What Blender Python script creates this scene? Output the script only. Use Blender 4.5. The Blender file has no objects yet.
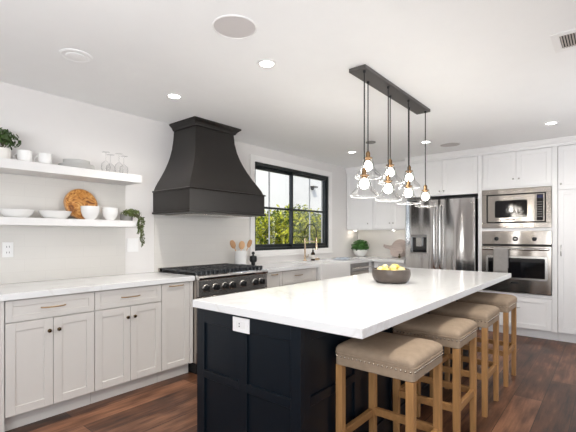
import bpy, bmesh, math, random
from mathutils import Vector, Matrix
random.seed(7)
PI = math.pi
S = bpy.context.scene
C = S.collection

# ------------------------------------------------------------------ camera, world, sun, exposure
cam_d = bpy.data.cameras.new('camera'); cam = bpy.data.objects.new('camera', cam_d); C.objects.link(cam)
cam.location = (0, 0, 1.2874)
cam.rotation_euler = (PI/2, 0, math.radians(39.696 - 90))
cam_d.sensor_width = 36; cam_d.lens = 390.28/576*36
cam_d.shift_y = 19.58/576
cam_d.clip_start = .05
S.camera = cam

w = bpy.data.worlds.new('world'); S.world = w; w.use_nodes = True
bg = w.node_tree.nodes['Background']
bg.inputs[0].default_value = (.80, .88, 1.0, 1); bg.inputs[1].default_value = 1.3
sd = bpy.data.lights.new('sun', 'SUN'); sd.energy = 4.5; sd.angle = .02; sd.color = (1, .93, .8)
sun = bpy.data.objects.new('sun', sd); C.objects.link(sun)
sun.rotation_euler = Vector((.55, .45, -.85)).to_track_quat('-Z', 'Y').to_euler()

def area(name, loc, direction, sx, sy, power, color):
    d = bpy.data.lights.new(name, 'AREA'); d.shape = 'RECTANGLE'; d.size = sx; d.size_y = sy
    d.energy = power; d.color = color
    o = bpy.data.objects.new(name, d); C.objects.link(o); o.location = loc
    o.rotation_euler = Vector(direction).to_track_quat('-Z', 'Y').to_euler()
    return o
# added area lights standing in for daylight from unseen openings, tilted up
area('daylight_fill_rear', (-4.42, -2.0, 1.15), (1, .25, .7), 4.4, 2.1, 100, (.93, .965, 1))
area('daylight_fill_side', (1.9, -4.92, 1.15), (0, 1, .75), 5.4, 2.1, 10, (.93, .965, 1))

# added unseen lights aimed up to brighten the ceiling and far corner
area('ceiling_fill', (-.8, .5, 1.35), (.5, .35, 1), 1.6, 1.6, 57, (.96, .98, 1))
area('ceiling_fill', (4.2, -.65, 1.3), (.1, .85, 1), 1.0, 1.0, 11, (.96, .98, 1))

S.view_settings.view_transform = 'Standard'
S.view_settings.look = 'None'
S.view_settings.gamma = 1
S.view_settings.use_curve_mapping = False
S.view_settings.exposure = .2

# ------------------------------------------------------------------ materials
def mat(name, col, rough=.5, metal=0, spec=.5, noise=0, nscale=8, bump=0, bscale=60, stretch=None, coat=0, trans=0, emis=None, es=0):
    m = bpy.data.materials.new(name); m.use_nodes = True
    nt = m.node_tree; b = nt.nodes['Principled BSDF']
    b.inputs['Base Color'].default_value = (*col, 1)
    b.inputs['Roughness'].default_value = rough
    b.inputs['Metallic'].default_value = metal
    b.inputs['Specular IOR Level'].default_value = spec
    b.inputs['Coat Weight'].default_value = coat
    b.inputs['Transmission Weight'].default_value = trans
    if emis: b.inputs['Emission Color'].default_value = (*emis, 1); b.inputs['Emission Strength'].default_value = es
    tc = nt.nodes.new('ShaderNodeTexCoord'); mp = nt.nodes.new('ShaderNodeMapping')
    nt.links.new(tc.outputs['Object'], mp.inputs['Vector'])
    if stretch: mp.inputs['Scale'].default_value = stretch
    nz = nt.nodes.new('ShaderNodeTexNoise'); nz.inputs['Scale'].default_value = nscale; nz.inputs['Detail'].default_value = 5
    nt.links.new(mp.outputs[0], nz.inputs['Vector'])
    mx = nt.nodes.new('ShaderNodeMix'); mx.data_type = 'RGBA'
    k = noise if noise else .015
    mx.inputs[6].default_value = (*[c*(1-k) for c in col], 1); mx.inputs[7].default_value = (*[min(1, c*(1+k)) for c in col], 1)
    nt.links.new(nz.outputs['Fac'], mx.inputs[0]); nt.links.new(mx.outputs[2], b.inputs['Base Color'])
    if bump:
        n2 = nt.nodes.new('ShaderNodeTexNoise'); n2.inputs['Scale'].default_value = bscale; n2.inputs['Detail'].default_value = 3
        nt.links.new(mp.outputs[0], n2.inputs['Vector'])
        bp = nt.nodes.new('ShaderNodeBump'); bp.inputs['Strength'].default_value = bump; bp.inputs['Distance'].default_value = .01
        nt.links.new(n2.outputs['Fac'], bp.inputs['Height']); nt.links.new(bp.outputs[0], b.inputs['Normal'])
    return m

M = {}
M['wall'] = mat('wall_paint', (.76, .735, .715), .6)
M['wallr'] = mat('light_cutting_wall_paint', (.30, .265, .235), .6)  # unseen side wall, darkened to keep bounce off the stool seats
M['rim'] = mat('glass_rim', (.75, .75, .74), .1, 0, .8)
M['ceil'] = mat('ceiling_paint', (.90, .90, .895), .8)
M['cab'] = mat('shaded_cabinet_paint', (.69, .66, .625), .35)  # white paint with the range wall's dimmer, warmer light in the colour
M['cabw'] = mat('lit_cabinet_paint', (.87, .86, .85), .35)  # same white, lightened to carry the brighter light on the far cabinets
M['trim'] = mat('trim_paint', (.86, .84, .82), .4)
M['shelf'] = mat('shelf_paint', (.80, .785, .77), .35)
M['rsteel'] = mat('range_steel', (.42, .40, .38), .24, .85, .5, .05, 6)
M['dark'] = mat('dark_gap', (.02, .018, .016), .8)
M['bronze'] = mat('hood_bronze', (.0145, .012, .0105), .38, .0, .45, .15, 5)
M['black'] = mat('black_metal', (.012, .012, .013), .4, .3)
M['iron'] = mat('cast_iron', (.02, .022, .026), .28, 0, .8)
M['winblack'] = mat('window_black', (.006, .010, .011), .3, 0, .5)
M['canopy'] = mat('bulb_lit_canopy_metal', (.10, .093, .088), .4, .4)  # dark metal with the bulbs' light on it put into the colour
M['wingrey'] = mat('window_grille_grey', (.55, .56, .57), .4)
M['brass'] = mat('aged_brass', (.22, .135, .07), .42, 1)
M['gold'] = mat('brushed_gold', (.66, .50, .35), .25, 1)
M['pull'] = mat('pull_bronze', (.40, .27, .14), .3, 1)
M['knob'] = mat('knob_dark_brass', (.16, .11, .06), .25, 1)
M['chrome'] = mat('nickel', (.62, .60, .57), .25, 1)
M['navy'] = mat('navy_paint', (.0035, .0075, .0125), .36, 0, .35)
M['oak'] = mat('oak', (.43, .225, .085), .45, 0, .4, .5, 6, .1, 40, (8, 8, .8))
M['oakx'] = mat('oak_rail_x', (.43, .225, .085), .45, 0, .4, .35, 6, .1, 40, (.8, 8, 8))
M['spoon'] = mat('spoon_wood', (.55, .30, .14), .5, 0, .4, .2, 10)
M['spoon2'] = mat('light_spoon_wood', (.70, .42, .22), .5, 0, .4, .2, 10)
M['linen'] = mat('taupe_linen', (.39, .295, .21), .85, 0, .2, .18, 30, .35, 400)
M['nail'] = mat('nailhead', (.62, .54, .44), .25, 1)
M['ceram'] = mat('white_ceramic', (.86, .85, .83), .22)
M['cream'] = mat('cream_ceramic', (.84, .81, .76), .3)
M['plastic'] = mat('white_plastic', (.86, .85, .84), .35)
M['bowl'] = mat('stone_bowl', (.085, .066, .055), .42, .1, .5, .25, 14, .15, 60)
M['lemon'] = mat('lemon_peel', (.80, .60, .12), .45, 0, .4, .1, 10, .2, 120)
M['pale'] = mat('pale_peel', (.80, .68, .34), .5, 0, .4, .1, 10, .2, 120)
M['leaf'] = mat('dark_leaf', (.05, .095, .022), .45, 0, .4, .6, 40)
M['leaf2'] = mat('olive_leaf', (.10, .13, .035), .5, 0, .4, .6, 40)
M['leaf3'] = mat('bright_leaf', (.05, .155, .028), .4, 0, .4, .5, 40)
M['stem'] = mat('stem', (.10, .08, .04), .7)
M['hedge_stem'] = mat('hedge_twig', (.12, .08, .05), .8)
M['soil'] = mat('soil', (.03, .022, .015), .9)
M['burl'] = mat('burl', (.62, .27, .06), .35, 0, .5)
M['amber'] = mat('amber_glass', (.035, .015, .006), .1, 0, .6)
M['paper'] = mat('paper_label', (.75, .72, .66), .7)
M['cloth'] = mat('grey_cloth', (.68, .67, .66), .9, 0, .1, .1, 20, .3, 200)
M['cloth2'] = mat('blue_grey_cloth', (.42, .46, .52), .9, 0, .1, .5, 30, .3, 200)
M['oventowel'] = mat('oven_towel_cloth', (.31, .295, .28), .9, 0, .1, .12, 30, .3, 250)
M['greywood'] = mat('washed_wood', (.50, .42, .385), .6, 0, .3, .35, 8, 0, 40, (1, 1, 9))
M['blackglass'] = mat('black_glass', (.006, .006, .007), .06, 0, .7)
M['display'] = mat('display', (.01, .012, .04), .2, 0, .5, emis=(.10, .12, .4), es=.06)
M['cord'] = mat('cord', (.02, .019, .018), .6)
M['stucco'] = mat('stucco', (.70, .69, .68), .9, 0, .2, .06, 3, .3, 60)
M['ground'] = mat('soil_ground', (.16, .12, .08), .95, 0, .1, .3, 5)
M['speaker'] = mat('speaker_grille', (.60, .57, .56), .8)
M['vent'] = mat('vent_grey', (.50, .46, .43), .6)
M['darkvent'] = mat('dark_grey_vent', (.25, .24, .23), .6)
M['bulb'] = mat('bulb_glow', (1, 1, 1), .4, emis=(1, .93, .82), es=16)
M['lens'] = mat('lamp_lens', (1, 1, 1), .4, emis=(1, .97, .92), es=14)

def steel(name, base, rough, axis):
    m = mat(name, base, rough, 1, .5, .06, 4)
    nt = m.node_tree; b = nt.nodes['Principled BSDF']
    tc = nt.nodes.new('ShaderNodeTexCoord'); mp = nt.nodes.new('ShaderNodeMapping'); mp.inputs['Scale'].default_value = axis
    nz = nt.nodes.new('ShaderNodeTexNoise'); nz.inputs['Scale'].default_value = 1.0; nz.inputs['Detail'].default_value = 1
    nt.links.new(tc.outputs['Object'], mp.inputs[0]); nt.links.new(mp.outputs[0], nz.inputs['Vector'])
    bp = nt.nodes.new('ShaderNodeBump'); bp.inputs['Strength'].default_value = 1; bp.inputs['Distance'].default_value = .03
    nt.links.new(nz.outputs['Fac'], bp.inputs['Height']); nt.links.new(bp.outputs[0], b.inputs['Normal'])
    return m
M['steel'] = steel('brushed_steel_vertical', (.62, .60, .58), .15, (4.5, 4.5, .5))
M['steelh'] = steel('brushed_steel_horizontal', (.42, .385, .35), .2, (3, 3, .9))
M['steeld'] = steel('darker_steel_panel', (.36, .35, .34), .3, (5, 5, .8))  # darker steel for control panels, drip tray and badge

def glass(name, tint, ior=1.45, gloss=1.0):
    m = bpy.data.materials.new(name); m.use_nodes = True; nt = m.node_tree
    for n in list(nt.nodes): nt.nodes.remove(n)
    out = nt.nodes.new('ShaderNodeOutputMaterial'); mx = nt.nodes.new('ShaderNodeMixShader')
    tr = nt.nodes.new('ShaderNodeBsdfTransparent'); tr.inputs[0].default_value = (*tint, 1)
    gl = nt.nodes.new('ShaderNodeBsdfGlossy'); gl.inputs['Roughness'].default_value = .02
    lw = nt.nodes.new('ShaderNodeLayerWeight'); lw.inputs['Blend'].default_value = .22
    mu = nt.nodes.new('ShaderNodeMath'); mu.operation = 'MULTIPLY'; mu.inputs[1].default_value = gloss
    nt.links.new(lw.outputs['Fresnel'], mu.inputs[0]); nt.links.new(mu.outputs[0], mx.inputs[0])
    nt.links.new(tr.outputs[0], mx.inputs[1]); nt.links.new(gl.outputs[0], mx.inputs[2]); nt.links.new(mx.outputs[0], out.inputs[0])
    return m
M['glass'] = glass('clear_shade_glass', (.95, .95, .95), gloss=.4)
M['pane'] = glass('window_pane_glass', (.96, .97, .97), gloss=.22)

def floor_mat():
    m = bpy.data.materials.new('walnut_planks'); m.use_nodes = True; nt = m.node_tree; b = nt.nodes['Principled BSDF']
    N = nt.nodes.new; L = nt.links.new
    tc = N('ShaderNodeTexCoord')
    mp = N('ShaderNodeMapping'); L(tc.outputs['Object'], mp.inputs[0]); mp.inputs['Location'].default_value = (.35, -.025, 0)
    br = N('ShaderNodeTexBrick'); br.inputs['Scale'].default_value = 1; br.inputs['Brick Width'].default_value = 1.5
    br.inputs['Row Height'].default_value = .195; br.inputs['Mortar Size'].default_value = .0022; br.inputs['Mortar Smooth'].default_value = .2
    br.offset = .37; br.inputs['Bias'].default_value = 0
    br.inputs['Color1'].default_value = (0, 0, 0, 1); br.inputs['Color2'].default_value = (1, 1, 1, 1); br.inputs['Mortar'].default_value = (.5, .5, .5, 1)
    L(mp.outputs[0], br.inputs['Vector'])
    ms = N('ShaderNodeMapping'); ms.inputs['Scale'].default_value = (1.2, 16, 1); L(tc.outputs['Object'], ms.inputs[0])
    g = N('ShaderNodeTexNoise'); g.inputs['Scale'].default_value = 2.2; g.inputs['Detail'].default_value = 8; g.inputs['Roughness'].default_value = .65
    L(ms.outputs[0], g.inputs['Vector'])
    m3 = N('ShaderNodeMapping'); m3.inputs['Scale'].default_value = (1.3, 4, 1); L(tc.outputs['Object'], m3.inputs[0])
    bl = N('ShaderNodeTexNoise'); bl.inputs['Scale'].default_value = 2.4; bl.inputs['Detail'].default_value = 4; L(m3.outputs[0], bl.inputs['Vector'])
    a = N('ShaderNodeMath'); a.operation = 'MULTIPLY_ADD'; a.inputs[1].default_value = .30; L(br.outputs['Color'], a.inputs[0])
    a2 = N('ShaderNodeMath'); a2.operation = 'MULTIPLY'; a2.inputs[1].default_value = .50; L(g.outputs['Fac'], a2.inputs[0]); L(a2.outputs[0], a.inputs[2])
    a3 = N('ShaderNodeMath'); a3.operation = 'MULTIPLY_ADD'; a3.inputs[1].default_value = .55; L(bl.outputs['Fac'], a3.inputs[0]); L(a.outputs[0], a3.inputs[2])
    cr = N('ShaderNodeValToRGB'); e = cr.color_ramp.elements
    e[0].position = .44; e[0].color = (.012, .005, .003, 1)
    e[1].position = .92; e[1].color = (.33, .155, .085, 1)
    x = cr.color_ramp.elements.new(.68); x.color = (.115, .047, .024, 1)
    L(a3.outputs[0], cr.inputs[0])
    mx = N('ShaderNodeMix'); mx.data_type = 'RGBA'; mx.inputs[7].default_value = (.012, .006, .004, 1)
    L(br.outputs['Fac'], mx.inputs[0]); L(cr.outputs[0], mx.inputs[6]); L(mx.outputs[2], b.inputs['Base Color'])
    b.inputs['Roughness'].default_value = .38; b.inputs['Specular IOR Level'].default_value = .32
    bp = N('ShaderNodeBump'); bp.inputs['Strength'].default_value = .25; bp.inputs['Distance'].default_value = .004
    L(a3.outputs[0], bp.inputs['Height']); L(bp.outputs[0], b.inputs['Normal'])
    return m
M['floor'] = floor_mat()

def quartz():
    m = mat('white_quartz', (.86, .85, .835), .13, 0, .5)
    nt = m.node_tree; b = nt.nodes['Principled BSDF']; N = nt.nodes.new; L = nt.links.new
    tc = N('ShaderNodeTexCoord'); nz = N('ShaderNodeTexNoise'); nz.inputs['Scale'].default_value = 1.3; nz.inputs['Detail'].default_value = 6
    nz.inputs['Distortion'].default_value = 1.2; L(tc.outputs['Object'], nz.inputs['Vector'])
    cr = N('ShaderNodeValToRGB'); e = cr.color_ramp.elements
    e[0].position = .485; e[0].color = (.82, .82, .815, 1); e[1].position = .515; e[1].color = (.82, .82, .815, 1)
    v = cr.color_ramp.elements.new(.50); v.color = (.76, .75, .735, 1)
    L(nz.outputs['Fac'], cr.inputs[0]); L(cr.outputs[0], b.inputs['Base Color'])
    return m
M['quartz'] = quartz()

def tile_mat(name, tw, th, col, grout, axis):
    m = bpy.data.materials.new(name); m.use_nodes = True; nt = m.node_tree; b = nt.nodes['Principled BSDF']; N = nt.nodes.new; L = nt.links.new
    tc = N('ShaderNodeTexCoord'); sp = N('ShaderNodeSeparateXYZ'); cb = N('ShaderNodeCombineXYZ')
    L(tc.outputs['Object'], sp.inputs[0]); L(sp.outputs[axis], cb.inputs[0]); L(sp.outputs[2], cb.inputs[1])
    br = N('ShaderNodeTexBrick'); br.inputs['Scale'].default_value = 1; br.inputs['Brick Width'].default_value = tw; br.inputs['Row Height'].default_value = th
    br.inputs['Mortar Size'].default_value = .0012; br.inputs['Mortar Smooth'].default_value = .4
    br.inputs['Color1'].default_value = (*col, 1); br.inputs['Color2'].default_value = (*[c*.985 for c in col], 1); br.inputs['Mortar'].default_value = (*grout, 1)
    L(cb.outputs[0], br.inputs['Vector']); L(br.outputs['Color'], b.inputs['Base Color']); b.inputs['Roughness'].default_value = .2
    bp = N('ShaderNodeBump'); bp.invert = True; bp.inputs['Strength'].default_value = .3; bp.inputs['Distance'].default_value = .002
    L(br.outputs['Fac'], bp.inputs['Height']); L(bp.outputs[0], b.inputs['Normal'])
    return m
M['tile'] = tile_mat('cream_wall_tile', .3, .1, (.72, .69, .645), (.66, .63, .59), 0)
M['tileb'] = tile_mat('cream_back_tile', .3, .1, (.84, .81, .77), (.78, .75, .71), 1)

# burl figure
nt = M['burl'].node_tree; b = nt.nodes['Principled BSDF']
tc = nt.nodes.new('ShaderNodeTexCoord'); nz = nt.nodes.new('ShaderNodeTexNoise'); nz.inputs['Scale'].default_value = 13; nz.inputs['Detail'].default_value = 6; nz.inputs['Distortion'].default_value = 2.5
nt.links.new(tc.outputs['Object'], nz.inputs['Vector'])
cr = nt.nodes.new('ShaderNodeValToRGB'); e = cr.color_ramp.elements
e[0].position = .33; e[0].color = (.16, .04, .008, 1); e[1].position = .66; e[1].color = (.80, .46, .15, 1)
q = e.new(.48); q.color = (.60, .24, .045, 1)
nt.links.new(nz.outputs['Fac'], cr.inputs[0]); nt.links.new(cr.outputs[0], b.inputs['Base Color'])

def hedge_mat(name, c1, c2, transl):
    m = bpy.data.materials.new(name); m.use_nodes = True; nt = m.node_tree; b = nt.nodes['Principled BSDF']; N = nt.nodes.new; L = nt.links.new
    tc = N('ShaderNodeTexCoord'); nz = N('ShaderNodeTexNoise'); nz.inputs['Scale'].default_value = 9; nz.inputs['Detail'].default_value = 2
    L(tc.outputs['Object'], nz.inputs['Vector'])
    cr = N('ShaderNodeValToRGB'); e = cr.color_ramp.elements; e[0].position = .40; e[0].color = (*c1, 1); e[1].position = .60; e[1].color = (*c2, 1)
    L(nz.outputs['Fac'], cr.inputs[0]); L(cr.outputs[0], b.inputs['Base Color']); b.inputs['Roughness'].default_value = .5
    out = nt.nodes['Material Output']; tl = N('ShaderNodeBsdfTranslucent'); L(cr.outputs[0], tl.inputs[0])
    ms = N('ShaderNodeMixShader'); ms.inputs[0].default_value = transl; L(b.outputs[0], ms.inputs[1]); L(tl.outputs[0], ms.inputs[2]); L(ms.outputs[0], out.inputs[0])
    return m
M['hedge'] = hedge_mat('hedge_leaf', (.035, .085, .008), (.62, .62, .05), .35)  # dark tone puts the shaded gaps between leaves into the colour

# ------------------------------------------------------------------ mesh builder
class MB:
    def __init__(s): s.bm = bmesh.new()
    def box(s, x0, x1, y0, y1, z0, z1):
        if x0 > x1: x0, x1 = x1, x0
        if y0 > y1: y0, y1 = y1, y0
        v = [s.bm.verts.new(p) for p in ((x0,y0,z0),(x1,y0,z0),(x1,y1,z0),(x0,y1,z0),(x0,y0,z1),(x1,y0,z1),(x1,y1,z1),(x0,y1,z1))]
        for f in ((0,3,2,1),(4,5,6,7),(0,1,5,4),(1,2,6,5),(2,3,7,6),(3,0,4,7)): s.bm.faces.new([v[i] for i in f])
        return s
    def rings(s, rs, cap0=True, cap1=True, close=True):
        R = [[s.bm.verts.new(p) for p in r] for r in rs]; n = len(R[0])
        for a, b in zip(R, R[1:]):
            for i in range(n if close else n-1):
                j = (i+1) % n; s.bm.faces.new((a[i], a[j], b[j], b[i]))
        if cap0: s.bm.faces.new(R[0][::-1])
        if cap1: s.bm.faces.new(R[-1])
        return s
    def tube(s, pts, r, n=10, caps=True):
        pts = [Vector(p) for p in pts]; rs = []
        rr = r if isinstance(r, (list, tuple)) else [r]*len(pts)
        t0 = (pts[1]-pts[0]).normalized(); up = Vector((0,0,1)) if abs(t0.z) < .9 else Vector((1,0,0))
        u = t0.cross(up).normalized()
        for i, p in enumerate(pts):
            t = (pts[min(i+1, len(pts)-1)]-pts[max(i-1, 0)]).normalized()
            u = (u - t*u.dot(t)).normalized(); v = t.cross(u)
            rs.append([p+(u*math.cos(2*PI*k/n)+v*math.sin(2*PI*k/n))*rr[i] for k in range(n)])
        return s.rings(rs, caps, caps)
    def lathe(s, prof, c=(0,0,0), n=24, cap0=True, cap1=True):
        c = Vector(c)
        return s.rings([[c+Vector((r*math.cos(2*PI*k/n), r*math.sin(2*PI*k/n), z)) for k in range(n)] for r, z in prof], cap0, cap1)
    def ball(s, c, r, n=12, m=8, rot=None):
        c = Vector(c); r = Vector(r if isinstance(r, (tuple, list)) else (r, r, r)); rs = []
        for j in range(1, m):
            a = PI*j/m; ring = []
            for k in range(n):
                p = Vector((math.sin(a)*math.cos(2*PI*k/n)*r.x, math.sin(a)*math.sin(2*PI*k/n)*r.y, -math.cos(a)*r.z))
                if rot: p = rot @ p
                ring.append(c+p)
            rs.append(ring)
        return s.rings(rs)
    def prism(s, poly, axis, a, b):      # polygon in the two other axes, extruded along axis
        def P(q, t):
            if axis == 'x': return (t, q[0], q[1])
            if axis == 'y': return (q[0], t, q[1])
            return (q[0], q[1], t)
        return s.rings([[P(q, a) for q in poly], [P(q, b) for q in poly]])
    def quad(s, a, b, c, d): s.bm.faces.new([s.bm.verts.new(p) for p in (a, b, c, d)]); return s
    def build(s, name, m, parent=None, smooth=False, bevel=0, seg=2, loc=None, solid=0):
        bmesh.ops.recalc_face_normals(s.bm, faces=s.bm.faces)
        me = bpy.data.meshes.new(name); s.bm.to_mesh(me); s.bm.free()
        me.materials.append(M[m] if isinstance(m, str) else m)
        o = bpy.data.objects.new(name, me); C.objects.link(o)
        if parent: o.parent = parent
        if loc: o.location = loc
        if smooth:
            for p in me.polygons: p.use_smooth = True
            try: me.set_sharp_from_angle(angle=math.radians(40))
            except Exception: pass
        if solid:
            k = o.modifiers.new('solid', 'SOLIDIFY'); k.thickness = solid; k.offset = 0
        if bevel:
            k = o.modifiers.new('bevel', 'BEVEL'); k.width = bevel; k.segments = seg; k.limit_method = 'ANGLE'; k.angle_limit = math.radians(40)
        return o

def rrect(hx, hy, r, z, n=5, cx=0, cy=0):
    pts = []
    for sx, sy, a0 in ((1,1,0),(-1,1,PI/2),(-1,-1,PI),(1,-1,3*PI/2)):
        for k in range(n+1):
            a = a0+PI/2*k/n
            pts.append((cx+sx*(hx-r)+r*math.cos(a), cy+sy*(hy-r)+r*math.sin(a), z))
    return pts

def thing(name, label, cat, loc=(0,0,0), rz=0, group=None):
    o = bpy.data.objects.new(name, None); C.objects.link(o); o.empty_display_size = .1
    o.location = loc; o.rotation_euler = (0, 0, rz); o['label'] = label; o['category'] = cat
    if group: o['group'] = group
    return o
def tag(o, label, cat, group=None):
    o['label'] = label; o['category'] = cat
    if group: o['group'] = group
    return o
def struct(o, label=None):
    o['kind'] = 'structure'
    if label: o['label'] = label
    return o
kids = {}
def copy_tree(o, parent=None):
    c = o.copy(); C.objects.link(c); c.parent = parent
    for ch in list(o.children): copy_tree(ch, c)
    return c

# ------------------------------------------------------------------ the room
WL = 3.602; WB = 6.356; ZC = 2.4665; X0 = -4.5; Y0 = -5.0
struct(MB().box(X0-.15, WB+.15, Y0-.15, WL+.15, -.12, 0).build('floor', 'floor'), 'dark brown wide plank wood floor')
struct(MB().box(X0-.15, WB+.15, Y0-.15, WL+.15, ZC, ZC+.15).build('ceiling', 'ceil'), 'flat white ceiling')
WX0, WX1, WZ0, WZ1 = 3.643, 5.389, 1.087, 2.26
g = MB()
g.box(X0-.15, WX0, WL, WL+.15, 0, ZC).box(WX1, WB+.15, WL, WL+.15, 0, ZC).box(WX0, WX1, WL, WL+.15, 0, WZ0).box(WX0, WX1, WL, WL+.15, WZ1, ZC)
struct(g.build('wall_left', 'wall'), 'white painted wall with the window')
struct(MB().box(WB, WB+.15, Y0-.15, WL, 0, ZC).build('wall_back', 'wall'), 'white wall behind the refrigerator and ovens')
g = MB().box(X0-.15, X0, Y0-.15, -4.3, 0, ZC).box(X0-.15, X0, .3, WL, 0, ZC).box(X0-.15, X0, -4.3, .3, 2.35, ZC)
struct(g.build('wall_rear', 'wall'), 'white wall behind the viewpoint')
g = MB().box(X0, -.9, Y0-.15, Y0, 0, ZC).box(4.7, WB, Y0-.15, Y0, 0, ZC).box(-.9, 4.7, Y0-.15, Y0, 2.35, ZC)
struct(g.build('wall_right', 'wallr'), 'unseen wall opposite the cooking wall, darkened to cut side light')

# backsplash and trim
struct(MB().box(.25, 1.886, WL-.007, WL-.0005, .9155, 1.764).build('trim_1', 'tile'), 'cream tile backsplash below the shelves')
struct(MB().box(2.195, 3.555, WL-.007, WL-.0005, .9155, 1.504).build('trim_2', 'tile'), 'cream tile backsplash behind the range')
struct(MB().box(WB-.007, WB-.0005, 2.425, WL-.008, .9155, 1.384).build('trim_3', 'tileb'), 'cream backsplash under the upper cabinets')
def crown(name, x, y0, y1, label):
    prof = [(x+.03, 2.372), (x-.002, 2.372), (x-.002, 2.405), (x-.012, 2.415), (x-.022, 2.44), (x-.034, 2.452), (x-.036, 2.4655), (x+.03, 2.4655)]
    g = MB(); g.rings([[(p[0], y0, p[1]) for p in prof], [(p[0], y1, p[1]) for p in prof]])
    struct(g.build(name, 'cabw'), label)
crown('trim_4', 5.726, -.36, 2.42, 'white crown moulding above the tall cabinets')
crown('trim_5', 5.945, 2.423, 3.60, 'white crown moulding above the upper cabinets')
g = MB(); cw = .08
g.box(WX0-cw, WX0, WL-.018, WL-.0005, WZ0-.06, WZ1+cw).box(WX1, WX1+cw, WL-.018, WL-.0005, WZ0-.06, WZ1+cw)
g.box(WX0, WX1, WL-.018, WL-.0005, WZ1, WZ1+cw).box(WX0, WX1, WL-.018, WL-.0005, WZ0-.06, WZ0)
g.box(WX0-cw-.01, WX1+cw+.01, WL-.03, WL-.0005, WZ0-.085, WZ0-.061)
struct(g.build('trim_6', 'trim', bevel=.002), 'white window casing')

# window
win = bpy.data.objects.new('window_1', None); C.objects.link(win); struct(win, 'black framed sliding window with white grilles over the counter')
g = MB(); fy0, fy1 = 3.606, 3.70
g.box(WX0, WX0+.035, fy0, fy1, WZ0, WZ1).box(WX1-.04, WX1, fy0, fy1, WZ0, WZ1).box(WX0+.035, WX1-.04, fy0, fy1, WZ1-.045, WZ1).box(WX0+.035, WX1-.04, fy0, fy1, WZ0, WZ0+.035)
g.build('window_frame', 'winblack', win, bevel=.003)
mid = 4.478
def sash(x0, x1, y, muntx, mm):
    e = MB(); z0, z1 = WZ0+.036, WZ1-.046; t = .035
    e.box(x0, x0+t, y, y+.03, z0, z1).box(x1-t, x1, y, y+.03, z0, z1).box(x0+t, x1-t, y, y+.03, z1-.035, z1).box(x0+t, x1-t, y, y+.03, z0, z0+.045)
    so = e.build('sash', 'winblack', win, bevel=.002)
    MB().box(muntx-.009, muntx+.009, y+.008, y+.022, z0+.045, z1-.035).build('vertical_muntin', mm, so)
    MB().box(x0+t, x1-t, y+.004, y+.007, 1.655, 1.685).build('horizontal_muntin', 'winblack', so)
    MB().box(x0+t, x1-t, y+.0235, y+.0265, z0+.045, z1-.035).build('glass_pane', 'pane', so)
    return so
sash(WX0+.036, mid+.03, 3.662, 4.02, 'wingrey')
sr = sash(mid-.028, WX1-.041, 3.622, 4.91, 'wingrey')
MB().box(mid-.10, mid-.015, 3.606, 3.621, 1.665, 1.685).build('sash_latch', 'black', sr)

# ------------------------------------------------------------------ outdoors
struct(MB().box(-4, 16, WL+.16, 12, -.3, -.05).build('ground', 'ground'), 'soil outside the window')
nb = tag(MB().box(1, 15, 8.2, 8.6, -.05, 5.5).build('neighbour_house_wall', 'stucco'), 'pale grey stucco wall of the neighbouring building seen above the hedge', 'wall')
# small dark bracket on that wall
g = MB().box(11.10, 11.34, 8.03, 8.19, 2.98, 3.03).box(11.15, 11.22, 8.12, 8.195, 2.90, 2.9795)
tag(g.build('outdoor_wall_lamp', 'black'), 'small black bracket lamp on the grey neighbouring wall', 'lamp')
hd = thing('hedge', 'sunlit yellow green leafy hedge outside the black window', 'hedge', (6.2, 5.1, -.05))
g = MB()
for i in range(26000):
    x = random.uniform(-2.6, 3.4); y = random.uniform(-.32, .5)
    top = 1.76+.10*math.sin(x*2.3+1)+.07*math.sin(x*7.1)+.05*math.sin(x*17)
    z = top*(random.random()**.62) + random.uniform(-.04, .05)
    p = Vector((x, y+.12*math.sin(x*5)*math.sin(z*6), z)); s_ = random.uniform(.018, .036)
    n = Vector((random.gauss(0, 1), random.gauss(-.3, 1), random.gauss(.3, 1))).normalized()
    u = n.orthogonal().normalized(); v = n.cross(u); a = random.uniform(0, 2*PI)
    u, v = u*math.cos(a)+v*math.sin(a), v*math.cos(a)-u*math.sin(a)
    g.quad(p-u*s_*1.5, p-v*s_*.75, p+u*s_*1.5, p+v*s_*.75)
g.build('foliage', 'hedge', hd)
g = MB()
for i in range(90):
    x = random.uniform(-2.5, 3.3); y = random.uniform(0, .3)
    g.tube([(x, y, 0), (x+random.uniform(-.1,.1), y, .9), (x+random.uniform(-.2,.2), y+random.uniform(-.2,.1), 1.7)], [.012, .009, .004], 5)
g.build('twigs', 'hedge_stem', hd)

# ------------------------------------------------------------------ cabinets
def shaker(x0, x1, z0, z1, y=0, fr=.055, th=.019, rec=.008):
    g = MB()
    g.box(x0, x0+fr, y, y+th, z0, z1).box(x1-fr, x1, y, y+th, z0, z1)
    g.box(x0+fr, x1-fr, y, y+th, z0, z0+fr).box(x0+fr, x1-fr, y, y+th, z1-fr, z1)
    g.box(x0+fr-.001, x1-fr+.001, y+rec, y+th-.001, z0+fr-.001, z1-fr+.001)
    return g
def pull(x, z, L, parent, m='pull', vert=False):
    g = MB(); n = 9; pts = []
    for k in range(n):
        t = -1+2*k/(n-1); off = -.012-.020*(1-t**4)
        pts.append((x, off, z+t*L/2) if vert else (x+t*L/2, off, z))
    pts = [(pts[0][0], -.0005, pts[0][2])]+pts+[(pts[-1][0], -.0005, pts[-1][2])]
    g.tube(pts, .0045, 8)
    return g.build('handle', m, parent, smooth=True)
def knob(x, z, parent, m='knob', r=.014):
    g = MB(); prof = [(.006, 0), (.005, -.012), (r*.8, -.016), (r, -.021), (r*.85, -.027), (r*.3, -.030)]
    g.rings([[(x+a*math.cos(2*PI*k/12), b, z+a*math.sin(2*PI*k/12)) for k in range(12)] for a, b in prof])
    return g.build('knob', m, parent, smooth=True)
G = .0018
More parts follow.
